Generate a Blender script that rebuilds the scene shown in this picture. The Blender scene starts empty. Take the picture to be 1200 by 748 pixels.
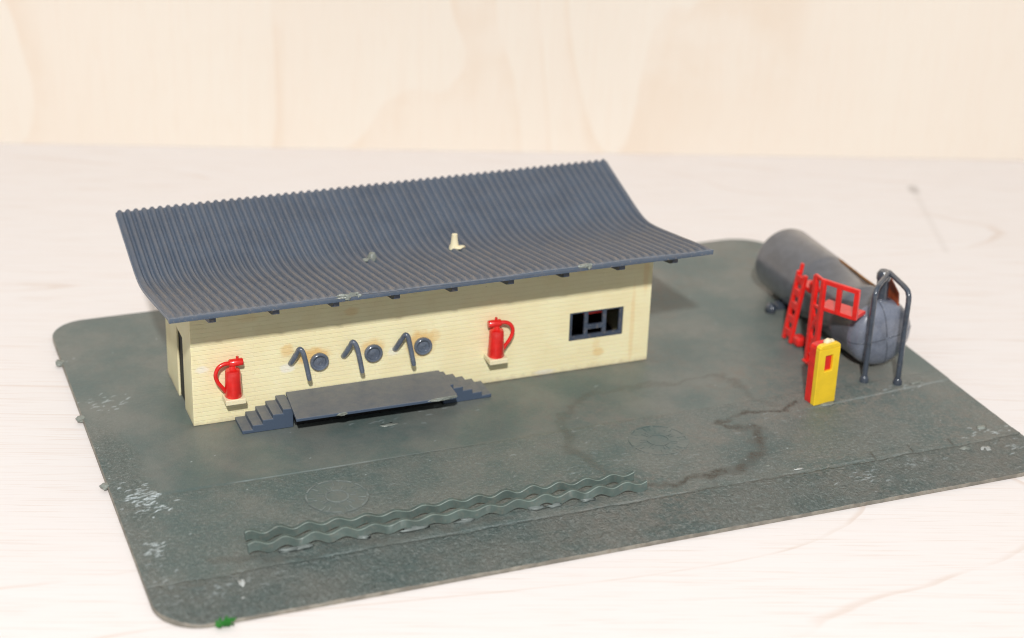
import bpy, bmesh, math, random
import numpy as np
from mathutils import Vector, Matrix
from math import radians, sin, cos, pi

random.seed(7); rng = np.random.default_rng(11)
S = bpy.context.scene
COL = S.collection
S.unit_settings.scale_length = 0.01          # one unit is one centimetre: a small scale model on a table

# ------------------------------------------------------------------ camera
def look(p, y, r):
    fw = Vector((sin(y)*cos(p), cos(y)*cos(p), -sin(p)))
    rt = Vector((cos(y), -sin(y), 0)); up = rt.cross(fw)
    c, s = cos(r), sin(r)
    R, U = c*rt + s*up, -s*rt + c*up
    return Matrix((R, U, -fw)).transposed().to_4x4()
cd = bpy.data.cameras.new('camera'); cam = bpy.data.objects.new('camera', cd); COL.objects.link(cam)
cam.matrix_world = Matrix.Translation((-10.878, -54.866, 30.225)) @ look(0.43852, 0.38786, 0.03684)
cd.sensor_width = 36.0; cd.sensor_fit = 'HORIZONTAL'
cd.lens = 2154.4/1200*36
cd.clip_start = 0.5; cd.clip_end = 2000
cd.dof.use_dof = True; cd.dof.focus_distance = 60.5; cd.dof.aperture_fstop = 0.090
S.camera = cam
S.cycles.filter_width = 0.95

# ------------------------------------------------------------------ light
wd = bpy.data.worlds.new('World'); S.world = wd; wd.use_nodes = True
bg = wd.node_tree.nodes['Background']
wt = wd.node_tree                                  # soft room light, brighter from the ceiling than from the sides
wc = wt.nodes.new('ShaderNodeTexCoord'); wx = wt.nodes.new('ShaderNodeSeparateXYZ'); wm = wt.nodes.new('ShaderNodeMapRange')
wt.links.new(wc.outputs['Generated'], wx.inputs[0]); wt.links.new(wx.outputs[2], wm.inputs[0])
wm.inputs[1].default_value = -0.1; wm.inputs[2].default_value = 0.9; wm.inputs[3].default_value = 0.16; wm.inputs[4].default_value = 0.62
bg.inputs[0].default_value = (0.95, 0.975, 1.0, 1); wt.links.new(wm.outputs[0], bg.inputs[1])
ld = bpy.data.lights.new('lamp', 'AREA'); ld.shape = 'DISK'; ld.size = 6.0
ld.energy = 222000; ld.color = (1.0, 0.985, 0.97)
lamp = bpy.data.objects.new('lamp', ld); COL.objects.link(lamp)
lamp.location = (-32, -108, 94)
lamp.rotation_euler = (Vector((10, 0, 1)) - Vector(lamp.location)).to_track_quat('-Z', 'Y').to_euler()
S.view_settings.view_transform = 'Standard'; S.view_settings.look = 'None'
S.view_settings.exposure = 0.0; S.view_settings.gamma = 1.0
S.view_settings.use_curve_mapping = False

# ------------------------------------------------------------------ materials
class N:
    def __init__(self, name):
        self.m = bpy.data.materials.new(name); self.m.use_nodes = True
        self.t = self.m.node_tree; self.b = self.t.nodes['Principled BSDF']
        self.tc = self.t.nodes.new('ShaderNodeTexCoord').outputs['Object']
    def n(self, typ, **kw):
        x = self.t.nodes.new(typ)
        for k, v in kw.items(): setattr(x, k, v)
        return x
    def l(self, a, b): self.t.links.new(a, b)
    def setin(self, sock, v):
        if hasattr(v, 'is_output'): self.l(v, sock)
        elif isinstance(v, tuple) and len(v) == 3 and sock.type == 'RGBA': sock.default_value = (*v, 1)
        else: sock.default_value = v
    def math(self, op, a, b=0.0, c=None, clamp=False):
        x = self.n('ShaderNodeMath', operation=op, use_clamp=clamp)
        self.setin(x.inputs[0], a); self.setin(x.inputs[1], b)
        if c is not None: self.setin(x.inputs[2], c)
        return x.outputs[0]
    def map(self, scale=(1,1,1), rot=(0,0,0), loc=(0,0,0), src=None):
        x = self.n('ShaderNodeMapping'); self.l(src or self.tc, x.inputs[0])
        x.inputs['Scale'].default_value = scale; x.inputs['Rotation'].default_value = rot
        x.inputs['Location'].default_value = loc
        return x.outputs[0]
    def noise(self, scale, detail=4, rough=.55, vec=None, dist=0.0):
        x = self.n('ShaderNodeTexNoise'); self.l(vec or self.tc, x.inputs['Vector'])
        x.inputs['Scale'].default_value = scale; x.inputs['Detail'].default_value = detail
        x.inputs['Roughness'].default_value = rough; x.inputs['Distortion'].default_value = dist
        return x.outputs[0]
    def voro(self, scale, vec=None):
        x = self.n('ShaderNodeTexVoronoi'); self.l(vec or self.tc, x.inputs['Vector'])
        x.inputs['Scale'].default_value = scale
        return x.outputs['Distance']
    def ramp(self, v, a, b, smooth=True):
        x = self.n('ShaderNodeMapRange', interpolation_type='SMOOTHSTEP' if smooth else 'LINEAR')
        self.setin(x.inputs[0], v); x.inputs[1].default_value = a; x.inputs[2].default_value = b
        return x.outputs[0]
    def mix(self, f, a, b):
        x = self.n('ShaderNodeMix', data_type='RGBA')
        self.setin(x.inputs[0], f); self.setin(x.inputs[6], a); self.setin(x.inputs[7], b)
        return x.outputs[2]
    def attr(self, name):
        x = self.n('ShaderNodeAttribute'); x.attribute_name = name
        return x.outputs['Fac']
    def xyz(self, vec=None):
        x = self.n('ShaderNodeSeparateXYZ'); self.l(vec or self.tc, x.inputs[0]); return x.outputs
    def bump(self, h, strength=.3, dist=.02, prev=None):
        x = self.n('ShaderNodeBump'); self.l(h, x.inputs['Height'])
        x.inputs['Strength'].default_value = strength; x.inputs['Distance'].default_value = dist
        if prev: self.l(prev, x.inputs['Normal'])
        return x.outputs[0]
    def out(self, col, rough=.5, normal=None, spec=.5):
        self.setin(self.b.inputs['Base Color'], col); self.setin(self.b.inputs['Roughness'], rough)
        self.b.inputs['Specular IOR Level'].default_value = spec
        if normal: self.l(normal, self.b.inputs['Normal'])
        return self.m

def plastic(name, col, rough=.42, dust=.25, dustcol=(.28,.23,.18), var=.25, bump=.15, sss=0.0):
    k = N(name)
    dk = tuple(c*(1-var) for c in col)
    c = k.mix(k.ramp(k.noise(2.2), .35, .65), col, dk)
    n2 = k.noise(7, 6, .7)
    c = k.mix(k.math('MULTIPLY', k.ramp(n2, .48, .72), dust), c, dustcol)
    nb = k.bump(k.noise(16, 5, .6), bump, .03)
    r = k.math('ADD', k.math('MULTIPLY', n2, .3), rough-.12)
    m = k.out(c, r, nb)
    if sss:
        k.b.inputs['Subsurface Weight'].default_value = sss
        k.b.inputs['Subsurface Radius'].default_value = (.3,.2,.1); k.b.inputs['Subsurface Scale'].default_value = .3
    return m

BLUE = (.052, .070, .105)
M = {}
M['blue'] = plastic('blue_grey_plastic', BLUE, .4, .45)
M['steel'] = plastic('dark_grey_plastic', (.052,.066,.09), .2, .15, bump=.04)
M['tank'] = plastic('tank_plastic', (.088,.098,.118), .29, .18, (.13,.125,.12), bump=.05)
M['cap'] = plastic('tank_end_plastic', (.17,.19,.24), .24, .2, (.18,.17,.16), bump=.05)
M['fitting'] = plastic('fitting_plastic', (.115,.14,.185), .22, .15, bump=.04)
M['red'] = plastic('red_plastic', (.76,.014,.010), .34, .06, (.5,.1,.06), .2)
M['yellow'] = plastic('yellow_plastic', (.86,.58,.02), .34, .06, (.5,.3,.06), .08)
M['green'] = plastic('grey_green_plastic', (.105,.145,.128), .42, .35, (.20,.17,.13))
M['cream_plain'] = plastic('pale_cream_plastic', (.78,.70,.47), .45, .15, (.5,.38,.2), .06, .1, .1)
M['glue'] = plastic('dried_glue', (.25,.275,.245), .28, .5, (.17,.15,.12), .35, .6)
M['amber'] = plastic('amber_brown', (.30,.13,.03), .25, .3, (.12,.06,.02), .4, .4)
M['rustplate'] = plastic('brown_red_plastic', (.28,.05,.012), .35, .3, (.3,.16,.04), .3)
M['moss'] = plastic('green_flock', (.02,.20,.02), .8, .1, (.1,.2,.03), .5)
M['strip'] = plastic('strip_plastic', (.085,.118,.105), .5, .4, (.17,.15,.12))
M['strip_rim'] = plastic('pale_strip_rim', (.16,.205,.18), .4, .35, (.2,.17,.13))  # paler colour for the narrow bevel along the strip's top
M['relief'] = plastic('worn_relief_plastic', (.19,.22,.21), .4, .5, (.11,.12,.11), .3, .4)
M['pale'] = plastic('pale_glue', (.46,.48,.46), .28, .5, (.25,.23,.2), .35, .6)
M['black'] = plastic('black_shade', (.012,.012,.014), .6, .2, (.03,.025,.02))  # black put in for shade inside the building and below the deck

for q in ('tank', 'cap', 'steel', 'fitting', 'red', 'yellow'):
    bs = M[q].node_tree.nodes['Principled BSDF']; bs.inputs['Coat Weight'].default_value = .6; bs.inputs['Coat Roughness'].default_value = .13
# cream wall with shallow block courses, rust-coloured stains round the fittings
def wall_material():
    k = N('cream_block_wall')
    x, y, z = k.xyz()
    cmb = k.n('ShaderNodeCombineXYZ'); k.l(k.math('ADD', x, y), cmb.inputs[0]); k.l(z, cmb.inputs[1])
    br = k.n('ShaderNodeTexBrick'); k.l(cmb.outputs[0], br.inputs['Vector'])
    br.inputs['Scale'].default_value = 1.0; br.inputs['Brick Width'].default_value = 4.3
    br.inputs['Row Height'].default_value = .165; br.inputs['Mortar Size'].default_value = .014
    br.inputs['Mortar Smooth'].default_value = .6
    col = k.mix(k.ramp(k.noise(.9, 3), .3, .7), (.83,.765,.485), (.80,.71,.43))
    grime = k.math('MULTIPLY', k.ramp(k.noise(3.5, 6, .7), .60, .80), .35)
    col = k.mix(grime, col, (.52,.42,.24))
    speck = k.math('MULTIPLY', k.ramp(k.noise(9, 3, .6), .70, .76), .5)
    col = k.mix(speck, col, (.34,.27,.17))
    col = k.mix(k.math('MULTIPLY', br.outputs['Fac'], .05), col, (.60,.48,.27))
    nz = k.math('MULTIPLY', k.math('SUBTRACT', k.noise(4, 4), .5), .7)
    def spot(px, pz, rx, rz, amt, c, col):
        d = k.math('SQRT', k.math('ADD', k.math('POWER', k.math('DIVIDE', k.math('SUBTRACT', x, px), rx), 2.0),
                                         k.math('POWER', k.math('DIVIDE', k.math('SUBTRACT', z, pz), rz), 2.0)))
        d = k.math('ADD', d, nz)
        f = k.math('MULTIPLY', k.ramp(d, 1.05, .45), amt)
        f = k.math('MULTIPLY', f, k.math('LESS_THAN', y, .3))
        return k.mix(f, col, c)
    rust = (.72,.44,.14)
    for px, pz, rx, rz, a in ((4.2,2.05,.75,.38,.8),(6.35,2.05,.55,.42,.55),(8.1,1.95,.62,.62,.75),(3.3,2.4,.3,.3,.55),
                              (8.6,2.2,.3,.3,.4),(5.6,3.55,.35,.2,.35),(15.0,.62,.28,.22,.45),(14.9,.95,.2,.3,.2),
                              (16.3,1.4,.12,2.2,.28),(14.2,4.0,.3,.2,.2),(2.0,3.8,.5,.2,.2),(16.75,3.6,.15,1.0,.3)):
        col = spot(px, pz, rx, rz, a, rust, col)
    for px, pz, rx, rz, a in ((3.3,1.72,.32,.22,.7),(7.1,1.8,.25,.2,.5),(.35,2.1,.3,.16,.6),(12.9,.12,.5,.12,.6)):
        col = spot(px, pz, rx, rz, a, (.80,.78,.70), col)
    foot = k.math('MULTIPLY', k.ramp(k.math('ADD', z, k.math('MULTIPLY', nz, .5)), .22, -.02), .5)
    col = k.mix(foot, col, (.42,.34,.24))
    b1 = k.bump(k.math('SUBTRACT', 1.0, br.outputs['Fac']), .45, .03)
    b2 = k.bump(k.noise(14, 4), .12, .03, b1)
    m = k.out(col, k.math('ADD', k.math('MULTIPLY', k.noise(5), .25), .38), b2)
    k.b.inputs['Subsurface Weight'].default_value = .12
    k.b.inputs['Subsurface Radius'].default_value = (.4,.25,.1); k.b.inputs['Subsurface Scale'].default_value = .3
    return m
M['wall'] = wall_material()

def roof_material():
    k = N('dusty_roof_plastic')
    x, y, z = k.xyz()
    st = k.map((1, .25, 1))
    n1 = k.noise(6, 6, .65, st); n2 = k.noise(.8, 4)
    col = k.mix(k.ramp(n2, .35, .65), (.064,.092,.135), (.054,.078,.116))
    rib = k.attr('rib')
    near = k.math('ADD', .36, k.math('MULTIPLY', k.ramp(y, 3.6, .2), .72))
    d = k.math('MULTIPLY', k.math('MULTIPLY', k.ramp(n1, .15, .75), near), k.math('ADD', .05, k.math('MULTIPLY', k.math('POWER', rib, 1.5), .95)))
    col = k.mix(d, col, (.185,.168,.158))
    grit = k.math('MULTIPLY', k.ramp(k.noise(11, 4, .75), .56, .68), k.math('MULTIPLY', near, .75))
    col = k.mix(grit, col, (.24,.205,.17))
    e = k.attr('edge')
    col = k.mix(k.math('MULTIPLY', e, .45), col, (.15,.19,.25))
    return k.out(col, k.math('ADD', .36, k.math('MULTIPLY', d, .4)), k.bump(k.noise(20, 5, .65), .15, .02))
M['roof'] = roof_material()

def deck_material():
    k = N('dusty_deck_plastic')
    n1 = k.noise(3, 6, .65)
    col = k.mix(k.ramp(n1, .3, .7), (.118,.130,.150), (.155,.157,.163))
    col = k.mix(k.math('MULTIPLY', k.ramp(k.noise(11, 4, .7), .6, .72), .35), col, (.20,.175,.14))
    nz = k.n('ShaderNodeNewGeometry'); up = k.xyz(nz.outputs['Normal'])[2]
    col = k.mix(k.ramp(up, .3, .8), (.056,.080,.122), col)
    return k.out(col, .5, k.bump(k.noise(14, 5, .6), .3, .03))
M['deck'] = deck_material()

def plate_material():
    k = N('grey_green_baseplate')
    n1 = k.noise(.35, 5, .6); n2 = k.noise(2.4, 6, .65); n3 = k.noise(8.0, 4, .75)
    x, y, z = k.xyz()
    col = k.mix(k.ramp(n1, .35, .65), (.086,.124,.118), (.152,.166,.150))
    col = k.mix(k.math('MULTIPLY', k.ramp(n2, .45, .7), .35), col, (.135,.138,.125))
    gr = k.math('ADD', .15, k.math('MULTIPLY', k.attr('rough'), 1.6), clamp=True)
    col = k.mix(k.math('MULTIPLY', k.ramp(n3, .51, .64), k.math('MULTIPLY', gr, .85)), col, (.225,.255,.24))
    col = k.mix(k.math('MULTIPLY', k.ramp(n3, .46, .32), k.math('MULTIPLY', gr, .55)), col, (.050,.062,.058))
    dust = k.math('MULTIPLY', k.attr('dust'), k.ramp(k.math('ADD', k.math('MULTIPLY', n2, .6), k.math('MULTIPLY', n3, .4)), .38, .62))
    col = k.mix(k.math('MULTIPLY', dust, .8), col, (.215,.19,.16))
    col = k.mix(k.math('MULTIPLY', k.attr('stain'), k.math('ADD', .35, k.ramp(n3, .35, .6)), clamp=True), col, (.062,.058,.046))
    col = k.mix(k.attr('fleck_glint'), col, (.62,.70,.72))  # pale marks, painted glints among them
    rgh = k.attr('rough')
    worm = k.noise(4.2, 2, .5, k.map((1.6,.9,1)), 1.6)
    fine = k.noise(7.5, 5, .75)
    h = k.math('ADD', k.math('MULTIPLY', fine, k.math('ADD', .12, k.math('MULTIPLY', rgh, 1.1))),
               k.math('MULTIPLY', worm, k.math('MULTIPLY', rgh, .7)))
    b = k.bump(h, .9, .12)
    return k.out(col, k.math('ADD', k.math('SUBTRACT', .32, k.math('MULTIPLY', rgh, .06)), k.math('ADD', k.math('MULTIPLY', n2, .16), k.math('MULTIPLY', dust, .3))), b)
M['plate'] = plate_material()
M['rim'] = plastic('worn_plate_edge', (.26,.24,.20), .5, .5, (.16,.12,.08), .4, .4)

def wood(name, base, warm, vein, axis, seed, amt, freq):
    """rotary cut plywood: growth rings are contour lines of a slow noise field stretched along the grain"""
    k = N(name)
    sc = (.010, .055, .055) if axis == 'x' else (.055, .055, .013)
    v = k.map(sc, loc=(seed, seed*.7, seed*.3))
    f = k.noise(1.0, 2, .45, v, .6)
    f = k.math('ADD', f, k.math('MULTIPLY', k.noise(7.0, 2, .5, v), .018))
    saw = k.math('FRACT', k.math('MULTIPLY', f, freq))
    line = k.math('MULTIPLY', k.ramp(saw, .945 if axis == 'x' else .80, .985), k.ramp(saw, 1.0, .988))
    tone = k.ramp(saw, .0, 1.0, False)
    fs = (.12, 5.0, 5.0) if axis == 'x' else (5.0, 5.0, .15)
    fib = k.noise(1.0, 4, .6, k.map(fs))
    fs2 = (.35, 14., 14.) if axis == 'x' else (22., 22., .5)
    fib2 = k.noise(1.0, 2, .6, k.map(fs2))
    col = k.mix(k.math('MULTIPLY', tone, .15 if axis == 'x' else .45), base, warm)
    col = k.mix(k.math('MULTIPLY', k.ramp(fib, .40, .75), .55), col, warm)
    col = k.mix(k.math('MULTIPLY', k.ramp(fib2, .52, .75), .36), col, vein)
    patch = k.ramp(k.noise(.05, 3, .5), .4, .7)
    col = k.mix(k.math('MULTIPLY', patch, .15), col, warm)
    brk = k.ramp(k.noise(.25, 3, .6), .35, .6)
    col = k.mix(k.math('MULTIPLY', k.math('MULTIPLY', line, brk), amt), col, vein)
    return k, col, k.bump(fib2, .08, .02)
k, c, b = wood('birch_table_wood', (.785,.745,.725), (.765,.70,.665), (.58,.43,.33), 'x', 3.1, .36, 13)
x, y, z = k.xyz()
# a small dark dent with a scratch trailing from it, on the table behind the model (table's own axes)
M['table'] = None
TABLE = (k, c, b, (x, y, z))
k2, c2, b2 = wood('birch_backdrop_wood', (.765,.70,.615), (.75,.655,.56), (.70,.56,.43), 'z', 8.3, .35, 9)
M['back'] = k2.out(c2, .55, b2, .3)

# ------------------------------------------------------------------ mesh helpers
def obj(name, bm, mat, parent=None, smooth=False, bevel=0.0, seg=2, angle=None):
    me = bpy.data.meshes.new(name); bmesh.ops.recalc_face_normals(bm, faces=bm.faces)
    bm.to_mesh(me); bm.free()
    for m in (mat if isinstance(mat, (list, tuple)) else [mat]): me.materials.append(m)
    o = bpy.data.objects.new(name, me); COL.objects.link(o)
    if parent: o.parent = parent
    if smooth:
        for p in me.polygons: p.use_smooth = True
        if angle:
            me.set_sharp_from_angle(angle=radians(angle))
    if bevel:
        b = o.modifiers.new('bevel', 'BEVEL'); b.width = bevel; b.segments = seg
        b.limit_method = 'ANGLE'; b.angle_limit = radians(40)
    return o
def tag(o, label=None, cat=None, group=None, kind=None):
    if label: o['label'] = label
    if cat: o['category'] = cat
    if group: o['group'] = group
    if kind: o['kind'] = kind
    return o
def empty(name, loc, label, cat, group=None, rz=0):
    o = bpy.data.objects.new(name, None); COL.objects.link(o); o.location = loc; o.rotation_euler.z = rz
    o.empty_display_size = .3
    return tag(o, label, cat, group)
def box(bm, x0, x1, y0, y1, z0, z1, mat=None):
    vs = [bm.verts.new(p) for p in ((x0,y0,z0),(x1,y0,z0),(x1,y1,z0),(x0,y1,z0),(x0,y0,z1),(x1,y0,z1),(x1,y1,z1),(x0,y1,z1))]
    if mat is not None:
        for v in vs: v.co = mat @ v.co
    for f in ((3,2,1,0),(4,5,6,7),(0,1,5,4),(1,2,6,5),(2,3,7,6),(3,0,4,7)): bm.faces.new([vs[i] for i in f])
def prism(bm, poly, d0, d1, fn):
    """closed polygon poly of 2-D points swept from d0 to d1; fn(a, b, d) gives the 3-D point"""
    A = [bm.verts.new(fn(a, b, d0)) for a, b in poly]; B = [bm.verts.new(fn(a, b, d1)) for a, b in poly]
    n = len(poly)
    bm.faces.new(A); bm.faces.new(B[::-1])
    for i in range(n): bm.faces.new((A[i], A[(i+1)%n], B[(i+1)%n], B[i]))
def lathe(bm, prof, mat=Matrix(), seg=32):
    rings = []
    for r, z in prof:
        if r < 1e-5: rings.append([bm.verts.new(mat @ Vector((0,0,z)))])
        else: rings.append([bm.verts.new(mat @ Vector((r*cos(2*pi*i/seg), r*sin(2*pi*i/seg), z))) for i in range(seg)])
    for a, b in zip(rings, rings[1:]):
        for i in range(seg):
            j = (i+1) % seg
            if len(a) == 1 and len(b) == 1: continue
            if len(a) == 1: bm.faces.new((a[0], b[j], b[i]))
            elif len(b) == 1: bm.faces.new((a[i], a[j], b[0]))
            else: bm.faces.new((a[i], a[j], b[j], b[i]))
    for rg in (rings[0], rings[-1]):
        if len(rg) > 1: bm.faces.new(rg)
def smooth_path(pts, n=6):
    P = [Vector(p) for p in pts]; out = []
    for i in range(len(P)-1):
        p0, p1, p2, p3 = P[max(i-1,0)], P[i], P[i+1], P[min(i+2,len(P)-1)]
        for j in range(n):
            t = j/n
            out.append(.5*((2*p1) + (p2-p0)*t + (2*p0-5*p1+4*p2-p3)*t*t + (3*p1-p0-3*p2+p3)*t**3))
    out.append(P[-1]); return out
def tube(bm, pts, r, seg=12, caps=True):
    P = [Vector(p) for p in pts]; rings = []
    t0 = (P[1]-P[0]).normalized(); u = t0.orthogonal().normalized()
    for i, p in enumerate(P):
        t = ((P[min(i+1,len(P)-1)] - P[max(i-1,0)])).normalized()
        u = (u - t*u.dot(t)).normalized(); w = t.cross(u)
        rr = r[i] if isinstance(r, (list, tuple)) else r
        rings.append([bm.verts.new(p + rr*(cos(2*pi*k/seg)*u + sin(2*pi*k/seg)*w)) for k in range(seg)])
    for a, b in zip(rings, rings[1:]):
        for k in range(seg): bm.faces.new((a[k], a[(k+1)%seg], b[(k+1)%seg], b[k]))
    if caps: bm.faces.new(rings[0][::-1]); bm.faces.new(rings[-1])
def bar(bm, a, b, w, h, up=(0,0,1)):
    a, b = Vector(a), Vector(b); t = (b-a); L = t.length; t.normalize()
    s = t.cross(Vector(up)).normalized(); n = s.cross(t)
    m = Matrix((s, t, n)).transposed().to_4x4(); m.translation = a
    box(bm, -w/2, w/2, 0, L, -h/2, h/2, m)
def lump(bm, c, sx, sy, sz, seed=0, rough=.3, sub=2):
    r = random.Random(seed)
    res = bmesh.ops.create_icosphere(bm, subdivisions=sub, radius=1)
    for v in res['verts']:
        q = 1 + rough*(r.random()-.5)
        v.co = Vector((v.co.x*sx*q + c[0], v.co.y*sy*q + c[1], v.co.z*sz*q + c[2]))
def cells(bm, us, vs, filled, d0, d1, fn):
    """a thick panel from a grid of cells (u, v) with empty cells left open; fn(u, v, d, j) gives the point"""
    V = {}
    def vert(i, j, d):
        if (i, j, d) not in V: V[i,j,d] = bm.verts.new(fn(us[i], vs[j], (d0, d1)[d], j))
        return V[i,j,d]
    nu, nv = len(us)-1, len(vs)-1
    F = lambda i, j: 0 <= i < nu and 0 <= j < nv and filled(i, j)
    for i in range(nu):
        for j in range(nv):
            if not F(i, j): continue
            for d in (0, 1):
                bm.faces.new([vert(i,j,d), vert(i+1,j,d), vert(i+1,j+1,d), vert(i,j+1,d)])
            for di, dj, e in ((-1,0,((i,j),(i,j+1))),(1,0,((i+1,j),(i+1,j+1))),(0,-1,((i,j),(i+1,j))),(0,1,((i,j+1),(i+1,j+1)))):
                if not F(i+di, j+dj):
                    (a, b), (c2_, d2_) = e
                    bm.faces.new([vert(a,b,0), vert(c2_,d2_,0), vert(c2_,d2_,1), vert(a,b,1)])

def vnoise(X, Y, scale, octaves=4, seed=0, gain=.5):
    r = np.random.default_rng(seed); out = np.zeros_like(X); amp = 1; tot = 0
    for o in range(octaves):
        g = r.random((256, 256)); x = X*scale*2**o + 37.3*o; y = Y*scale*2**o + 11.7*o
        xi = np.floor(x).astype(int); yi = np.floor(y).astype(int); fx = x-xi; fy = y-yi
        fx = fx*fx*(3-2*fx); fy = fy*fy*(3-2*fy)
        a = g[xi%256, yi%256]; b = g[(xi+1)%256, yi%256]; c = g[xi%256, (yi+1)%256]; d = g[(xi+1)%256, (yi+1)%256]
        out += amp*((a*(1-fx)+b*fx)*(1-fy) + (c*(1-fx)+d*fx)*fy); tot += amp; amp *= gain
    return out/tot
def sstep(x, a, b):
    t = np.clip((x-a)/(b-a), 0, 1); return t*t*(3-2*t)

# ------------------------------------------------------------------ setting: table and backdrop
TZ = -0.2; ANG = radians(-18.8)
bm = bmesh.new(); box(bm, -110, 110, -70, 40, TZ-2, TZ)
table = obj('table', bm, None or bpy.data.materials['birch_table_wood'], smooth=False)
table.rotation_euler.z = ANG; table.location = (0, 0, 0)
tag(table, kind='structure')
def to_table(x, y):
    return (x*cos(ANG) + y*sin(ANG), -x*sin(ANG) + y*cos(ANG))
k, c, b, (x, y, z) = TABLE
def seg_mask(a, bpt, w):
    (ax, ay), (bx, by) = a, bpt
    L2 = (bx-ax)**2 + (by-ay)**2
    dx, dy = k.math('SUBTRACT', x, ax), k.math('SUBTRACT', y, ay)
    t = k.math('DIVIDE', k.math('ADD', k.math('MULTIPLY', dx, bx-ax), k.math('MULTIPLY', dy, by-ay)), L2, clamp=True)
    ex = k.math('SUBTRACT', dx, k.math('MULTIPLY', t, bx-ax)); ey = k.math('SUBTRACT', dy, k.math('MULTIPLY', t, by-ay))
    d = k.math('SQRT', k.math('ADD', k.math('MULTIPLY', ex, ex), k.math('MULTIPLY', ey, ey)))
    return k.ramp(d, w, w*.4)
s0, s1 = to_table(36.96, 13.15), to_table(34.1, 6.0)
s2 = (s0[0]*.93+s1[0]*.07, s0[1]*.93+s1[1]*.07)
c = k.mix(k.math('MULTIPLY', seg_mask(s0, s1, .22), .10), c, (.33,.27,.22))
c = k.mix(k.math('MULTIPLY', seg_mask(s0, s2, .34), .30), c, (.16,.13,.11))
k.out(c, .5, b, .35)

bm = bmesh.new(); box(bm, -110, 110, 0, 1.5, 0, 60)
back = obj('backdrop', bm, M['back']); back.rotation_euler.z = ANG; back.location = (20.6, 22.9, TZ+.004)
tag(back, kind='structure')

# ------------------------------------------------------------------ baseplate
X0, X1, Y0, Y1 = -3.44, 27.06, -11.5, 9.6
def edges_x(y):
    xl = np.full_like(y, X0); xr = np.full_like(y, X1)
    for r, yc, side, up in ((1.5, Y0+1.5, 'l', -1), (1.3, Y1-1.3, 'l', 1), (1.6, Y0+1.6, 'r', -1), (2.0, Y1-2.0, 'r', 1)):
        d = np.clip((y-yc)*up, 0, r); off = r-np.sqrt(np.maximum(r*r-d*d, 0))
        if side == 'l': xl += off
        else: xr -= off
    return xl, xr
ys = np.unique(np.concatenate([np.linspace(Y0, Y1, 400),
      Y0 + 1.6*(1-np.cos(np.linspace(0, pi/2, 50))), Y1 - 2.0*(1-np.cos(np.linspace(0, pi/2, 50)))]))
ys = ys[np.concatenate([[True], np.diff(ys) > 1e-4])]
nx = 560; ny = len(ys)
xl, xr = edges_x(ys)
u = np.linspace(0, 1, nx)
GX = xl[:,None] + (xr-xl)[:,None]*u[None,:]; GY = np.repeat(ys[:,None], nx, 1)
big = vnoise(GX, GY, .25, 3, 5)
wob = (vnoise(GX, GY, .8, 3, 6)-.5)
strip = sstep(GY + .25*wob, -9.22, -9.36)                       # rough verge along the front edge
rough = np.maximum(strip, .55*sstep(GX+.8*wob, -1.9, -2.9)*sstep(GY, 2.5, -1))
rough = np.maximum(rough, .22*sstep(GY+.1*wob, -4.05, -4.25) + .2*sstep(GY+.6*wob, -5.5, -8.5))
H = -.02*strip - .04*sstep(GY, -9.3, -11.5) + strip*.045*(vnoise(GX, GY, 2.6, 3, 8)-.5)
ledge = np.where(GX < 12, -4.1, -5.25 + .075*(GX-21.5))
la = np.where(GX < 12, sstep(GX, 6.5, 4.0), sstep(GX, 19.5, 21.5))
H += -.022*la*sstep(GY-ledge, .03, -.03)*sstep(GY, -9.3, -8.9)
band = sstep(GX, 19.6, 19.9)*sstep(GY, -9.24, -9.20)*sstep(GY, -8.72, -8.76)   # kerb stones at the right
H += .02*band
worm = np.abs(vnoise(GX + .5*vnoise(GX, GY, 1.1, 2, 61), GY, 1.0, 1, 60)*0 + vnoise(GX*3.4, GY*1.5, 1.0, 2, 62)-.5)*2
H += np.maximum(0, rough-.22)*.07*(1-worm)**2*sstep(GY, Y0, Y0+.35)*sstep(GX, X0, X0+.3)
H += .012*(big-.5)*2
groove = np.zeros_like(H)
for gx in (21.25, 22.75, 24.35):
    groove = np.maximum(groove, np.exp(-((GX-gx-.2*(GY+9))/.035)**2)*sstep(GY, -9.35, -9.2)*sstep(GY, -8.6, -8.75))
H -= .03*groove
def poly_mask(pts, w, seed=3, jit=.5):
    D = np.full_like(GX, 9.0)
    px = GX + jit*(vnoise(GX, GY, 1.3, 4, seed, .65)-.5)*2; py = GY + jit*(vnoise(GX, GY, 1.3, 4, seed+1, .65)-.5)*2
    for (ax, ay, wa), (bx, by, wb) in zip(pts, pts[1:]):
        l2 = (bx-ax)**2+(by-ay)**2
        t = np.clip(((px-ax)*(bx-ax)+(py-ay)*(by-ay))/l2, 0, 1)
        d = np.hypot(px-ax-t*(bx-ax), py-ay-t*(by-ay))/(wa+(wb-wa)*t)
        D = np.minimum(D, d)
    return sstep(D, w*1.45, w*.1)
st = poly_mask([(20.6,-4.6,.10),(20.1,-4.95,.16),(18.9,-4.95,.13),(17.4,-5.0,.16),(17.55,-5.5,.2),(18.35,-6.1,.26),(18.0,-6.9,.34),(17.75,-7.5,.3),
                (17.3,-7.95,.36),(16.5,-8.35,.3),(15.9,-8.2,.26),(15.0,-8.3,.26),(14.2,-8.65,.2),(13.2,-8.5,.16)], 1.0)
st = st*(.55+.5*sstep(vnoise(GX, GY, 2.6, 4, 21), .3, .65))
st3 = poly_mask([(19.9,-4.6,.16),(19.5,-4.19,.18),(19.38,-2.76,.16),(18.95,-1.95,.14),(17.44,-2.14,.16),(15.37,-1.83,.18),(13.21,-2.19,.22),(11.85,-4.04,.24),(11.75,-5.6,.24),(12.15,-7.3,.22)], 1.0, 15)*.55
st = np.maximum(st, st3*(.35+.7*vnoise(GX, GY, 1.6, 3, 29)))
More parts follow.
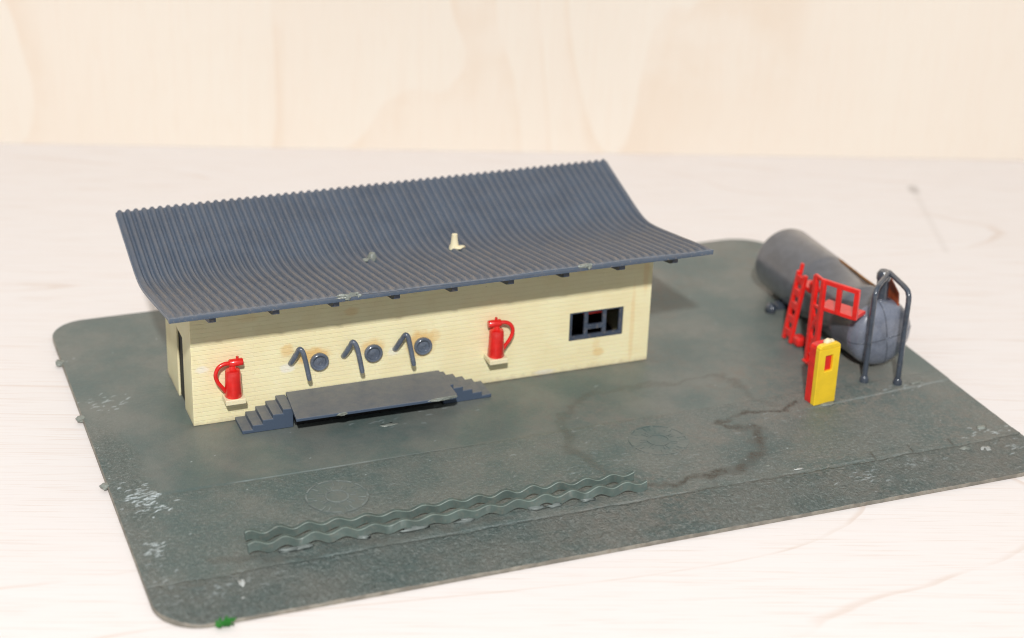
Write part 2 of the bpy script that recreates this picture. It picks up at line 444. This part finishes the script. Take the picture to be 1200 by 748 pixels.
st2 = poly_mask([(-1.2,-8.3,.15),(.4,-8.9,.2),(4,-8.9,.12),(8,-9.0,.15)], 1.0, 9)*.35
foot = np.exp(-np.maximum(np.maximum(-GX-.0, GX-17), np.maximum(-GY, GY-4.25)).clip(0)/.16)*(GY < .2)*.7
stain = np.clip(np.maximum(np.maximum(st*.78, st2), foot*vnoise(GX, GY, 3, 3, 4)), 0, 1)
stain = np.maximum(stain, groove*.8)
stain = np.maximum(stain, .15*sstep(np.abs(GY+9.28+.15*wob), .09, .02)*sstep(vnoise(GX, GY, .7, 3, 31), .45, .62))
dust = sstep(vnoise(GX, GY, .30, 4, 13), .38, .62)*sstep(GX, 2, 15)*.75
dust = np.maximum(dust, np.exp(-(np.maximum(np.maximum(-GX, GX-17.5), -GY)).clip(0)/.55)*(GY < 4.5)*.85*sstep(GX, -.2, .6))
dust = np.maximum(dust, .7*np.exp(-((GY+8.2)/.55)**2)*sstep(GX, -1, 1)*sstep(GX, 14, 12)*vnoise(GX, GY, 1.1, 3, 17)*1.5)
dust = np.maximum(dust, 1.1*np.exp(-((GX-.75)/.7)**2-((GY+.35)/.45)**2))
dust *= .35+.9*vnoise(GX, GY, .9, 4, 14)
fleck_glint = np.zeros_like(H)  # pale marks; dashes along the left edge are glints painted into the colour
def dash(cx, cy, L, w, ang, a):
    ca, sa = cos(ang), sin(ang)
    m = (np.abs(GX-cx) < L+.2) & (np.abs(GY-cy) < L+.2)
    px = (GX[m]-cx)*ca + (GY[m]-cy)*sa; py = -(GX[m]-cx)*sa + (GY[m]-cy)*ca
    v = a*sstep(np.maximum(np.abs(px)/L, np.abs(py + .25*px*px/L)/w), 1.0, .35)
    fleck_glint[m] = np.maximum(fleck_glint[m], v)
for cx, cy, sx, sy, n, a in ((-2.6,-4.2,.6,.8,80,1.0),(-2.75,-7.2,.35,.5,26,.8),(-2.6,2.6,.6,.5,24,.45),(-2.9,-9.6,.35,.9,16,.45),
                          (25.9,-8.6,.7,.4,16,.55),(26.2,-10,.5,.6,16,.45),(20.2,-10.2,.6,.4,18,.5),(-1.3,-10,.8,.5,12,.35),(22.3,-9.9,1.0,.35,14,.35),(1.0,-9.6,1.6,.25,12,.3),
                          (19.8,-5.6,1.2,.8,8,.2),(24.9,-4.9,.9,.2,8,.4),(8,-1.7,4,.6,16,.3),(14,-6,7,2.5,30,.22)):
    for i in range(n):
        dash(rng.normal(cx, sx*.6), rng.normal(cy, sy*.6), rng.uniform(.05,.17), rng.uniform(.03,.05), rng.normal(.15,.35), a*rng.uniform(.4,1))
fleck_glint = np.maximum(fleck_glint, .17*sstep(np.abs(GY+4.1), .04, .012)*sstep(GX, .1, .5)*sstep(GX, 11, 5)*(.4+.8*vnoise(GX, GY, 2.5, 2, 41)))
fleck_glint = np.maximum(fleck_glint, .15*sstep(np.abs(GY-ledge), .05, .02)*sstep(GX, 20.8, 21.5)*(.4+.8*vnoise(GX, GY, 2.5, 2, 42)))
fleck_glint = np.maximum(fleck_glint, .10*sstep(np.abs(GY+9.2-.05*wob), .05, .02)*sstep(vnoise(GX, GY, .6, 2, 43), .42, .6))
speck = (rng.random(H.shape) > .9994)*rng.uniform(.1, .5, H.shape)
fleck_glint = np.clip(np.maximum(fleck_glint, speck), 0, 1)

nv = nx*ny
co = np.empty((nv + 0, 3)); co[:,0] = GX.ravel(); co[:,1] = GY.ravel(); co[:,2] = H.ravel()
idx = np.arange(nv).reshape(ny, nx)
quads = np.stack([idx[:-1,:-1], idx[:-1,1:], idx[1:,1:], idx[1:,:-1]], -1).reshape(-1, 4)
loop = np.concatenate([idx[0,:], idx[1:,-1], idx[-1,-2::-1], idx[-2:0:-1,0]])
nb = len(loop)
low = co[loop].copy(); cxy = np.array([11.8, -1.0])
low[:,2] = TZ + .003; low[:,:2] += (low[:,:2]-cxy)*.0012
mid = co[loop].copy(); mid[:,2] -= .03; mid[:,:2] += (mid[:,:2]-cxy)*.0014
allco = np.concatenate([co, mid, low])
a = loop; bq = np.roll(loop, -1); im = nv+np.arange(nb); imn = np.roll(im, -1); il = nv+nb+np.arange(nb); iln = np.roll(il, -1)
sides = np.concatenate([np.stack([bq, a, im, imn], -1), np.stack([imn, im, il, iln], -1)])
faces = np.concatenate([quads, sides])
me = bpy.data.meshes.new('baseplate')
me.vertices.add(len(allco)); me.vertices.foreach_set('co', allco.ravel())
me.loops.add(faces.size); me.loops.foreach_set('vertex_index', faces.ravel().astype(np.int32))
me.polygons.add(len(faces)); me.polygons.foreach_set('loop_start', np.arange(len(faces), dtype=np.int32)*4)
me.polygons.foreach_set('loop_total', np.full(len(faces), 4, dtype=np.int32))
mi = np.zeros(len(faces), dtype=np.int32); mi[len(quads):] = 1
me.materials.append(M['plate']); me.materials.append(M['rim'])
me.update(calc_edges=True); me.polygons.foreach_set('material_index', mi)
me.polygons.foreach_set('use_smooth', np.ones(len(faces), dtype=bool)); me.set_sharp_from_angle(angle=radians(50))
for nm, arr in (('stain', stain), ('dust', dust), ('fleck_glint', fleck_glint), ('rough', rough)):
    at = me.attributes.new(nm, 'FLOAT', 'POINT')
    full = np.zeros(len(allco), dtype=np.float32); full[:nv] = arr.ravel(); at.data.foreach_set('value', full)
plate = bpy.data.objects.new('baseplate', me); COL.objects.link(plate)
tag(plate, 'wide grey-green plastic base plate with rounded corners lying on the pale wooden table', 'base plate')

def manhole(cx, cy, r, a, mat):
    bm = bmesh.new(); z0, z1 = -.005, .02
    lathe(bm, [(r*1.05,-.03),(r*1.05,.004),(0,.004)], Matrix.Translation((cx,cy,0)), 48)
    n0 = len(bm.faces)
    def ring(ra, rb, skip=None):
        n = 48
        for i in range(n):
            if skip and (i % skip) == 0: continue
            t0, t1 = 2*pi*i/n, 2*pi*(i+1)/n
            P = [(ra,t0),(rb,t0),(rb,t1),(ra,t1)]
            prism(bm, [(q*cos(t), q*sin(t)) for q, t in P], z0, z1, lambda u_, v_, d: (cx+u_, cy+v_, d))
    ring(r*.97, r*1.03, 5); ring(r*.34, r*.40)
    for i in range(14):
        t = 2*pi*i/14 + a
        m = Matrix.Translation((cx, cy, 0)) @ Matrix.Rotation(t, 4, 'Z')
        r0, r1 = ((.42, .66), (.70, .95))[i % 2]
        box(bm, r*r0, r*r1, -.022, .022, z0, z1-.002, m)
        box(bm, r*(.72 if i%2==0 else .44), r*(.94 if i%2==0 else .64), -.018, .018, z0, z1-.004, m @ Matrix.Rotation(.22, 4, 'Z'))
    for i, f in enumerate(bm.faces): f.material_index = 0 if i < n0 else 1
    return obj('manhole_cover', bm, [M['plate'], mat], plate)
manhole(3.3, -5.95, .98, .1, M['relief']); manhole(14.75, -5.75, 1.0, .4, M['plate'])
for x_, y_ in ((-3.52, 6.3), (-3.52, 1.8), (-3.53, -2.95)):
    bm = bmesh.new(); lump(bm, (x_, y_, -.05), .17, .17, .10, int(y_*10), .5)
    obj('sprue_nub', bm, M['glue'], plate)
for i, (x_, y_, sx, sy, sz) in enumerate(((24.55,-9.55,.24,.13,.11),(25.3,-9.75,.2,.16,.08),(23.2,-9.75,.22,.10,.06),(-.75,-9.85,.11,.17,.12),(-.9,-10.6,.1,.07,.05),
        (6.35,-1.9,.32,.13,.02),(-.1,-10.1,.16,.05,.03),(18.35,-9.0,.2,.08,.03),(17.5,-8.5,.12,.05,.03),(21.55,-5.1,.35,.10,.05),(25.7,-4.75,.3,.08,.05),(26.0,-8.4,.22,.14,.05))):
    bm = bmesh.new(); lump(bm, (x_, y_, -.005 if y_ > -9.2 else -.05), sx*.95, sy*.9, sz, i+50, .9)
    obj('glue_spot', bm, M['pale'] if i in (1,3,4,7) else M['glue'], plate, smooth=True)

# ------------------------------------------------------------------ depot building
BL, BD = 17.0, 4.25
bld = empty('depot_building', (0, 0, 0), 'long cream block-wall depot with ribbed blue-grey butterfly roof on the base plate', 'building')
RP = [(-2.5,5.37),(-1.2,5.10),(.2,4.81),(1.3,4.59),(2.0,4.47),(2.6,4.41),(3.2,4.44),(3.9,4.59),(4.75,4.83),(5.75,5.11),(6.75,5.40)]
rp = smooth_path([(0, a_, b_) for a_, b_ in RP], 6); RY = np.array([p.y for p in rp]); RZ = np.array([p.z for p in rp])
def roof_z(y): return float(np.interp(y, RY, RZ))
bm = bmesh.new()
WX0, WX1, WZ0, WZ1 = 13.80, 15.93, 1.20, 2.32
us = [0, WX0, WX1, BL]; vs_ = [0, WZ0, WZ1, roof_z(0)-.17]
cells(bm, us, vs_, lambda i, j: not (i == 1 and j == 1), 0, .16, lambda u_, v_, d, j: (u_, d, v_))
DY0, DY1, DZ = 1.35, 2.35, 2.72
yv = [.16, .8, DY0, DY1, 3.0, 3.6, 4.09]
top = len([0, DZ, 1])-1
cells(bm, yv, [0, DZ, 9], lambda i, j: not (i == 2 and j == 0), 0, .08, lambda u_, v_, d, j: (d, u_, v_ if j < top else roof_z(u_)-.17))
cells(bm, [.16, .8, 1.5, 2.3, 3.0, 3.6, 4.09], [0, 9], lambda i, j: True, BL-.16, BL, lambda u_, v_, d, j: (d, u_, v_ if j < 1 else roof_z(u_)-.17))
cells(bm, [0, BL], [0, roof_z(4.2)-.17], lambda i, j: True, 4.09, BD, lambda u_, v_, d, j: (u_, d, v_))
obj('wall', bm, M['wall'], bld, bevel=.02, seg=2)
DY0, DY1, DZ = 1.35, 2.35, 2.72
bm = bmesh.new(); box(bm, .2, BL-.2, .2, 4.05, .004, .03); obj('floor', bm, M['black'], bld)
bm = bmesh.new(); box(bm, .3, BL-.3, 3.2, 3.3, .04, 4.1); obj('dark_liner', bm, M['black'], bld)  # black sheet added behind the window to keep the inside dark
bm = bmesh.new(); box(bm, .095, .17, DY0-.15, DY1+.2, .035, DZ+.2); obj('door', bm, M['black'], bld)  # leaf coloured black to give the doorway its shade
bm = bmesh.new(); box(bm, 14.5, 15.25, .35, .6, 2.02, 2.5); obj('beam', bm, M['red'], bld)

# window frame: one casting with four openings
def lerp(a_, b_, t): return a_ + (b_-a_)*t
fx = [lerp(WX0, WX1, t) for t in (.006, .05, .275, .345, .615, .685, .925, .994)]
fz = [lerp(WZ0, WZ1, t) for t in (.006, .15, .34, .50, .955, .994)]
op = {(1,1),(1,2),(1,3),(3,1),(3,3),(5,1),(5,2),(5,3)}
bm = bmesh.new()
cells(bm, fx, fz, lambda i, j: (i, j) not in op, .02, .13, lambda u_, v_, d, j: (u_, d, v_))
obj('window', bm, M['blue'], bld, bevel=.012)

# roof: corrugated sheet on a V (butterfly) section
RX0, RX1, NR, SUB = -1.12, 18.04, 66, 8
def make_roof():
    ncol = NR*SUB+1
    yy = list(np.concatenate([[-2.5, -2.44, -2.36], np.linspace(-2.22, 6.75, 44)]))
    X = np.linspace(RX0, RX1, ncol); uu = (X-RX0)/(RX1-RX0)*NR
    rib = np.clip(.5-.72*np.cos(2*pi*uu), 0, 1)**.8
    bm = bmesh.new(); la_ = bm.verts.layers.float.new('rib'); le = bm.verts.layers.float.new('edge')
    g = []; warp = lambda x_: .02*sin(x_*.55) + .012*sin(x_*1.7+1)
    for j, y_ in enumerate(yy):
        z_ = roof_z(y_); k_ = (0, .0, .45)[j] if j < 3 else 1
        row = []
        for i in range(ncol):
            v = bm.verts.new((X[i], y_ + (warp(X[i])*.5 if j < 3 else 0), z_ - .05 +   .088*rib[i]*k_ + (.012 if j == 1 else 0) + (warp(X[i])*.6 if y_ < 0 else 0)))
            v[la_] = rib[i]; v[le] = 1.0 if j < 2 else (1.0 if i in (0, ncol-1) else 0); row.append(v)
        g.append(row)
    lowr = []
    for j, y_ in enumerate(yy):
        th = .15 if j > 2 else .21
        row = []
        for i in (0, ncol-1):
            v = bm.verts.new((X[i], y_ + (.02 if j == 0 else 0), roof_z(y_)-.02-th)); row.append(v)
        lowr.append(row)
    for j in range(len(yy)-1):
        for i in range(ncol-1): bm.faces.new((g[j][i], g[j][i+1], g[j+1][i+1], g[j+1][i]))
        bm.faces.new((lowr[j][0], lowr[j+1][0], lowr[j+1][1], lowr[j][1]))
        bm.faces.new((g[j][0], g[j+1][0], lowr[j+1][0], lowr[j][0]))
        bm.faces.new((g[j][-1], lowr[j][1], lowr[j+1][1], g[j+1][-1]))
    bm.faces.new([lowr[0][0], lowr[0][1]] + g[0][::-1])
    bm.faces.new([lowr[-1][1], lowr[-1][0]] + g[-1])
    return bm
roof = obj('roof', make_roof(), M['roof'], bld, smooth=True, angle=45)
for bx in (.33, 2.42, 4.43, 6.52, 8.55, 10.58, 12.62, 14.72, 16.75):
    bm = bmesh.new()
    prism(bm, [(-2.12, roof_z(-2.12)-.16), (-2.16, roof_z(-2.12)-.45), (-1.95, roof_z(-1.95)-.51), (-.004, roof_z(0)-.55), (-.004, roof_z(0)-.16)],
          bx-.11, bx+.11, lambda a_, b_, d: (d, a_, b_))
    obj('rafter', bm, M['blue'], roof, bevel=.015)
bm = bmesh.new()
lathe(bm, [(.20,-.06),(.19,.03),(.14,.12),(.11,.42),(.10,.50),(.0,.51)], Matrix.Translation((10.12, 2.25, 4.47)), 20)
lump(bm, (10.25, 2.1, 4.5), .22, .13, .07, 4, .5)
obj('vent_stub', bm, M['cream_plain'], roof, smooth=True, angle=50)
bm = bmesh.new()
lathe(bm, [(.19,-.06),(.17,.05),(.13,.15),(.10,.20),(.0,.17)], Matrix.Translation((7.0, 2.15, 4.47)), 20)
lump(bm, (6.8, 2.05, 4.47), .18, .12, .05, 5, .6)
obj('vent_stub', bm, M['glue'], roof, smooth=True, angle=50)
for i, (x_, y_) in enumerate(((4.55, -2.5), (4.95, -2.46), (13.15, -2.5))):
    bm = bmesh.new(); lump(bm, (x_, y_+.03, 5.33), .22, .08, .07, i+20, .7); lump(bm, (x_+.15, y_, 5.27), .1, .06, .09, i+27, .7)
    obj('glue_spot', bm, M['glue'], roof)

# filler spouts and ports on the front wall
for sx, sk in ((3.42, .0), (5.30, -.01), (7.17, .02)):
    bm = bmesh.new()
    pts = smooth_path([(sx, .05, 1.86), (sx+.01, -.10, 1.98), (sx+.13, -.32, 2.38), (sx+.19+sk, -.45, 2.60), (sx+.27+sk, -.52, 2.57), (sx+.35, -.55, 2.3), (sx+.50, -.60, 1.46)], 7)
    tube(bm, pts, [.10]*14+[.088]*(len(pts)-15)+[.07], 14)
    obj('spout', bm, M['fitting'], bld, smooth=True, angle=50)
for px, pz in ((4.42, 1.83), (6.36, 1.87), (8.18, 1.88)):
    bm = bmesh.new(); m = Matrix.Translation((px, 0, pz)) @ Matrix.Rotation(pi/2, 4, 'X')
    lathe(bm, [(.31,-.03),(.335,.08),(.32,.14),(.285,.16),(.235,.14),(.21,.05),(.12,.045),(.085,.07),(0,.075)], m, 32)
    obj('port', bm, M['fitting'], bld, smooth=True, angle=50)

# ------------------------------------------------------------------ loading platform with steps at both ends
lp = empty('loading_platform', (0, 0, 0), 'blue-grey loading platform with steps at both ends against the cream wall', 'platform')
bm = bmesh.new()
prism(bm, [(3.22,-.004),(3.05,-2.02),(8.68,-2.08),(8.80,-1.95),(8.80,-.004)], .70, .82, lambda a_, b_, d: (a_, b_, d))
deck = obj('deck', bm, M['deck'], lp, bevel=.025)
bm = bmesh.new()
lump(bm, (8.15, -2.07, .78), .42, .06, .055, 3, .5, 3); lump(bm, (8.55, -2.04, .79), .22, .07, .045, 4, .5, 3)
obj('glue_spot', bm, M['glue'], deck)
bm = bmesh.new(); lump(bm, (4.65, -2.05, .77), .20, .06, .06, 9, .6); obj('glue_spot', bm, M['glue'], deck)
bm = bmesh.new(); box(bm, 3.30, 8.60, -.95, -.80, .004, .695); obj('plinth', bm, M['black'], lp)  # inset wall, its black standing for the shade under the deck
def stairs(xa, xb, n=5):
    """steps climbing from xa at the ground to xb at the deck"""
    s = 1 if xb > xa else -1; w_ = abs(xb-xa)/n; poly = [(xa, .004)]
    for i in range(n):
        poly += [(xa+s*w_*i, .15*(i+1)), (xa+s*w_*(i+1), .15*(i+1)-.015)]
    poly += [(xb, .004)]
    bm = bmesh.new(); prism(bm, poly, -1.08, -.004, lambda a_, b_, d: (a_ , d, b_))
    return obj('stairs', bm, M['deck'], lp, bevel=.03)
stairs(1.42, 3.2, 5); stairs(10.42, 8.62, 5)

# ------------------------------------------------------------------ fire extinguishers
def extinguisher(cx, cz, h, side, label):
    t = empty('fire_extinguisher', (cx, 0, cz), label, 'extinguisher', 'red fire extinguishers on the front wall')
    bm = bmesh.new(); prism(bm, [(-.34,-.66),(.36,-.66),(.36,-.003),(-.34,-.003)], -.20, -.002, lambda a_, b_, d: (a_, b_, d))
    obj('shelf', bm, M['cream_plain'], t, bevel=.03)
    bm = bmesh.new(); lathe(bm, [(.29,0),(.305,.03),(.27,h*.62),(.262,h*.93),(.235,h),(.12,h+.03),(.105,h+.16),(0,h+.17)], Matrix.Translation((0,-.33,0)), 28)
    obj('body', bm, M['red'], t, smooth=True, angle=45)
    bm = bmesh.new()
    hx = .12 if side < 0 else -.08
    m = Matrix.Translation((hx-.24, -.33, h+.26)) @ Matrix.Rotation(pi/2, 4, 'Y')
    lathe(bm, [(.11,0),(.135,.03),(.135,.44),(.12,.47)], m, 18)
    lathe(bm, [(.05,0),(.05,.18)], Matrix.Translation((hx+.05, -.33, h+.30)), 10)
    obj('valve_head', bm, M['red'], t, smooth=True, angle=45)
    bm = bmesh.new(); s = side
    pts = smooth_path([(s*.05,-.33,h+.25),(s*.28,-.36,h+.27),(s*.50,-.38,h+.16),(s*.60,-.38,h-.10),(s*.53,-.36,h-.38),(s*.38,-.34,h-.62),(s*.25,-.33,h-.82)], 6)
    tube(bm, pts, .072, 12); obj('hose', bm, M['red'], t, smooth=True, angle=50)
    return t
extinguisher(1.33, 1.14, .98, -1, 'red fire extinguisher with hose on its left, left of the loading platform')
extinguisher(10.83, 1.24, 1.02, 1, 'red fire extinguisher with hose on its right, between platform and window')

# ------------------------------------------------------------------ storage tank
TX, TR, TC = 24.95, 1.30, 1.38
tk = empty('storage_tank', (TX, 0, 0), 'dark grey horizontal storage tank near the right edge of the plate', 'tank')
Mt = Matrix.Translation((0, 0, TC)) @ Matrix.Rotation(-pi/2, 4, 'X')      # local z runs along world y
bm = bmesh.new()
prof = [(TR,-2.95),(TR,-1.95),(TR*1.02,-1.9),(TR*1.02,-1.7),(TR*.985,-1.62),(TR*.965,-.4),(TR*.985,.75),(TR*1.03,.95),(TR*1.035,1.1),(TR*1.03,1.3),(TR*1.03,4.0)]
for i in range(1, 9):
    t_ = i/8*pi/2; prof.append((TR*1.03*cos(t_) if i < 8 else 0, 4.0+.55*sin(t_)))
lathe(bm, prof, Mt, 56); obj('shell', bm, M['tank'], tk, smooth=True, angle=40)
bm = bmesh.new(); prof = []
for i in range(9):
    t_ = i/8*pi/2; prof.append((TR*.995*sin(t_)**.75, -2.95-.66*max(0, cos(t_))**.8))
prof.append((TR*.995, -2.9)); lathe(bm, prof, Mt, 56)
cap = obj('end_cap', bm, M['cap'], tk, smooth=True, angle=40)
bm = bmesh.new()
for a_ in (.15, .15+pi/2, .15+pi, .15+1.5*pi):
    pts = [Vector((TR*.995*sin(t_)**.75*cos(a_), -2.95-.66*cos(t_)**.8, TC + TR*.995*sin(t_)**.75*sin(a_))) for t_ in np.linspace(.02, 1.45, 14)]
    tube(bm, pts, .014, 6)
obj('seam', bm, M['steel'], cap, smooth=True)
for y_ in (2.6, -1.2):
    bm = bmesh.new()
    prism(bm, [(-1.15,.004),(1.15,.004),(1.1,.22),(.75,.30),(0,.16),(-.75,.30),(-1.1,.22)], y_-.2, y_+.2, lambda a1, b1, d: (a1, d, b1))
    obj('saddle', bm, M['steel'], tk, bevel=.03)
bm = bmesh.new(); lump(bm, (-1.45, 2.35, .14), .22, .3, .26, 77, .4); obj('drain_valve', bm, M['steel'], tk, smooth=True)
bm = bmesh.new()
lathe(bm, [(.34,2.35),(.34,2.62),(.25,2.68),(.22,3.35),(.26,3.4),(.26,3.62),(.18,3.74),(0,3.75)], Matrix.Translation((.1,-2.75,0)), 22)
obj('filler_dome', bm, M['steel'], tk, smooth=True, angle=45)
bm = bmesh.new()
pts = [Vector((TR*1.005*sin(a_), y_, TC+TR*1.005*cos(a_))) for a_, y_ in ((.42,1.0),(.44,0),(.40,-1),(.46,-2),(.5,-3.0))]
tube(bm, smooth_path(pts, 5), .05, 8); obj('amber_seam', bm, M['amber'], tk, smooth=True)  # amber-brown line along the upper side of the tank
bm = bmesh.new()
prism(bm, [(-3.25,2.45),(-2.35,2.45),(-2.55,3.30),(-3.15,2.95)], .52, .60, lambda a1, b1, d: (d, a1, b1))
obj('bracket', bm, M['rustplate'], tk, bevel=.015)

# pipe stand in front of the tank
ps = empty('pipe_stand', (24.3, -4.3, 0), 'dark grey bent pipe stand with two legs before the tank end', 'pipe stand')
L1, L2, TOP = (-.42, .24), (.66, -.30), (.80, 1.30)
for (ax, ay) in (L1, L2):
    bm = bmesh.new()
    d = Vector((TOP[0]-ax, TOP[1]-ay, 0)); dn = d.normalized()
    A = Vector((ax, ay, 0))
    pts = smooth_path([A+Vector((0,0,.01)), A+Vector((0,0,1.2)), A+Vector((0,0,2.6)), A+Vector((0,0,3.35)), A+Vector((0,0,3.58))+dn*.08, A+Vector((0,0,3.70))+dn*.28, A+Vector((0,0,3.74))+d*.6, A+Vector((0,0,3.76))+d], 6)
    tube(bm, pts, .10, 14); leg = obj('leg', bm, M['steel'], ps, smooth=True, angle=50)
    bm = bmesh.new(); lathe(bm, [(.17,.0),(.17,.10),(.13,.22),(.11,.24)], Matrix.Translation((ax, ay, .004)), 16)
    obj('foot', bm, M['steel'], leg, smooth=True, angle=45)

# ------------------------------------------------------------------ red ladders
ld1 = empty('ladder', (22.85, -.15, 0), 'shorter red ladder leaning on the far half of the tank', 'ladder', 'red ladders at the tank')
def ladder_local(t, lean, wid, h, rungs, solid):
    for s in (-1, 1):
        bm = bmesh.new(); bar(bm, (0, s*wid/2, .02), (lean, s*wid/2, h), .17, .14, (1,0,0)); obj('rail', bm, M['red'], t, bevel=.03)
    for i in range(rungs):
        f = (i+.7)/(rungs+.2)
        bm = bmesh.new(); bar(bm, (lean*f, -wid/2+.07, h*f), (lean*f, wid/2-.07, h*f), .15, .30 if solid else .1, (0,0,1)); obj('rung', bm, M['red'], t, bevel=.02)
ladder_local(ld1, .36, .50, 2.78, 5, True)
bm = bmesh.new(); box(bm, .42, .95, -.55, .30, 2.15, 2.32); lump(bm, (.62, -.5, 2.38), .2, .2, .3, 5, .2)
obj('landing', bm, M['red'], ld1, bevel=.04)
bm = bmesh.new(); bar(bm, (.44, .28, 2.6), (.50, .28, 3.05), .16, .12, (1,0,0)); obj('handrail', bm, M['red'], ld1, bevel=.04)
bm = bmesh.new(); box(bm, .0, .42, -.78, -.26, .03, .42); obj('foot', bm, M['red'], ld1, bevel=.12, seg=3)

ld2 = empty('ladder', (22.68, -2.22, 0), 'taller red ladder with railed walkway beside the near half of the tank', 'ladder', 'red ladders at the tank')
for s in (-1, 1):
    bm = bmesh.new(); bar(bm, (0, s*.27, .01), (.02, s*.27, 3.52), .20, .16, (1,0,0)); obj('rail', bm, M['red'], ld2, bevel=.02)
for a_, b_ in ((.45, 1.35), (1.35, 2.25)):
    bm = bmesh.new(); bar(bm, (0,.27,a_), (0,-.27,b_), .15, .10, (1,0,0)); bar(bm, (.004,-.27,a_), (.004,.27,b_), .09, .08, (1,0,0)); obj('brace', bm, M['red'], ld2)
for z_ in (.42, 2.38, 3.52):
    bm = bmesh.new(); bar(bm, (.006,-.3,z_), (.006,.3,z_), .11, .12, (0,0,1)); obj('rung', bm, M['red'], ld2, bevel=.02)
bm = bmesh.new(); box(bm, -.15, .2, -.38, .38, .005, .09); obj('foot', bm, M['red'], ld2, bevel=.02)
wd_ = Vector((.50, -.86, 0)); wn = Vector((.86, .50, 0)); o0 = Vector((0, -.25, 0))
bm = bmesh.new()
mfl = Matrix((wd_, wn, Vector((0,0,1)))).transposed().to_4x4(); mfl.translation = o0
box(bm, -.1, 1.45, -.02, .78, 2.36, 2.50, mfl); obj('walkway', bm, M['red'], ld2, bevel=.02)
for t_ in (.70, 1.42):
    bm = bmesh.new(); box(bm, t_-.095, t_+.095, -.07, .07, 2.40, 3.50, mfl); obj('post', bm, M['red'], ld2, bevel=.02)
bm = bmesh.new(); box(bm, -.02, 1.51, -.075, .075, 3.42, 3.60, mfl); obj('handrail', bm, M['red'], ld2, bevel=.03)

# ------------------------------------------------------------------ fuel pump
fp = empty('fuel_pump', (21.55, -4.95, 0), 'yellow and red fuel pump standing on the plate before the ladders', 'fuel pump', rz=radians(8))
def rrect(w_, h_, r_, n=6):
    P = [(-w_, 0), (w_, 0)]
    for i in range(n+1):
        t_ = i/n*pi/2; P.append((w_-r_+r_*cos(t_), h_-r_+r_*sin(t_)))
    for i in range(n+1):
        t_ = pi/2+i/n*pi/2; P.append((-w_+r_+r_*cos(t_), h_-r_+r_*sin(t_)))
    return P
bm = bmesh.new(); prism(bm, rrect(.44, 2.28, .17), .02, .36, lambda a1, b1, d: (a1-.02, d, b1+.005)); obj('housing', bm, M['red'], fp, bevel=.02)
# yellow front with a real opening
bm = bmesh.new()
ux = [-.47, -.16, .18, .47]; vz = [.005, 1.30, 1.92, 2.18]
cells(bm, ux, vz, lambda i, j: not (i == 1 and j == 1), -.20, .017, lambda u_, v_, d, j: (u_, d, v_))
prism(bm, [(-.47,2.183),(.47,2.183),(.46,2.26),(.40,2.33),(.30,2.36),(-.30,2.36),(-.40,2.33),(-.46,2.26)], -.20, .017, lambda a1, b1, d: (a1, d, b1))
obj('front_panel', bm, M['yellow'], fp, bevel=.025)
bm = bmesh.new(); box(bm, -.155, .175, -.10, .015, 1.305, 1.915); obj('dial', bm, M['red'], fp)
bm = bmesh.new(); lump(bm, (0, .0, 2.38), .16, .13, .12, 8, .4); lump(bm, (.2, .05, 2.35), .15, .13, .06, 9, .4); obj('glue_spot', bm, M['cream_plain'], fp, smooth=True)
bm = bmesh.new(); lump(bm, (.1, -.25, .01), .35, .15, .04, 10, .5); obj('glue_spot', bm, M['glue'], fp, smooth=True)

# ------------------------------------------------------------------ wavy strips
def wavy(xa, ya, xb, yb, n, lean, ph, label):
    """a thin strip on edge, leaning back, with a wavy top and a row of low arches along its foot"""
    bm = bmesh.new(); L = math.hypot(xb-xa, yb-ya); ang = math.atan2(yb-ya, xb-xa); K = n*14
    rows = []; T = .12
    for i in range(K+1):
        u_ = i/K*L; p = 2*pi*n*i/K + ph
        zb = .004 + .072*(1+.22*sin(u_*.7+2*ph))*(1+sin(p)) + .012*(1+sin(u_*1.3)); e = .035*sin(u_*.9+ph)
        zt = zb + .25 + .012*sin(u_*2.1+1)
        rows.append([bm.verts.new(q) for q in ((u_, e, zb), (u_, e+lean*.9, zt-.02), (u_, e+lean+.015, zt), (u_, e+lean+T, zt+.005), (u_, e+T, zb))])
    for a_, b_ in zip(rows, rows[1:]):
        for q in range(5):
            f = bm.faces.new((a_[q], a_[(q+1)%5], b_[(q+1)%5], b_[q])); f.material_index = 1 if q == 1 else 0
    bm.faces.new(rows[0]); bm.faces.new(rows[-1][::-1])
    o = obj('wavy_strip', bm, [M['strip'], M['strip_rim']], None, smooth=True, angle=30)
    o.location = (xa, ya, 0); o.rotation_euler.z = ang
    return tag(o, label, 'wavy strip', 'wavy strips on the plate')
s1 = wavy(-.15, -7.90, 12.75, -8.10, 14, .06, .6, 'wavy grey-green strip, the farther of the pair lying before the platform')
s2 = wavy(-.22, -8.55, 12.92, -8.75, 14, .09, .2, 'wavy grey-green strip nearest the front edge, chipped and glue-stained')
for i, (u_, sx) in enumerate(((1.2,.3),(1.7,.25),(5.2,.45),(6.9,.3),(9.3,.35),(9.9,.25),(11.0,.25),(3.6,.2))):
    bm = bmesh.new(); lump(bm, (u_, -.02, .05), sx, .09, .07, i+90, 1.0); obj('glue_spot', bm, M['relief'], s2, smooth=True)

# ------------------------------------------------------------------ bit of green flock at the front edge
bm = bmesh.new(); r_ = random.Random(4)
for i in range(46):
    a_ = r_.uniform(0, 2*pi); p0 = Vector((r_.gauss(0,.13), r_.gauss(0,.07), 0.02)); d = Vector((cos(a_)*.6, sin(a_)*.6, r_.uniform(.1,1))).normalized()*r_.uniform(.08,.2)
    tube(bm, [p0, p0+d*.5+Vector((0,0,.02)), p0+d], [.028,.032,.012], 5)
o = obj('flock_tuft', bm, M['moss']); o.location = (-1.72, -11.62, -.12)
tag(o, 'tiny bright green tuft of flock stuck at the front edge of the plate', 'tuft')
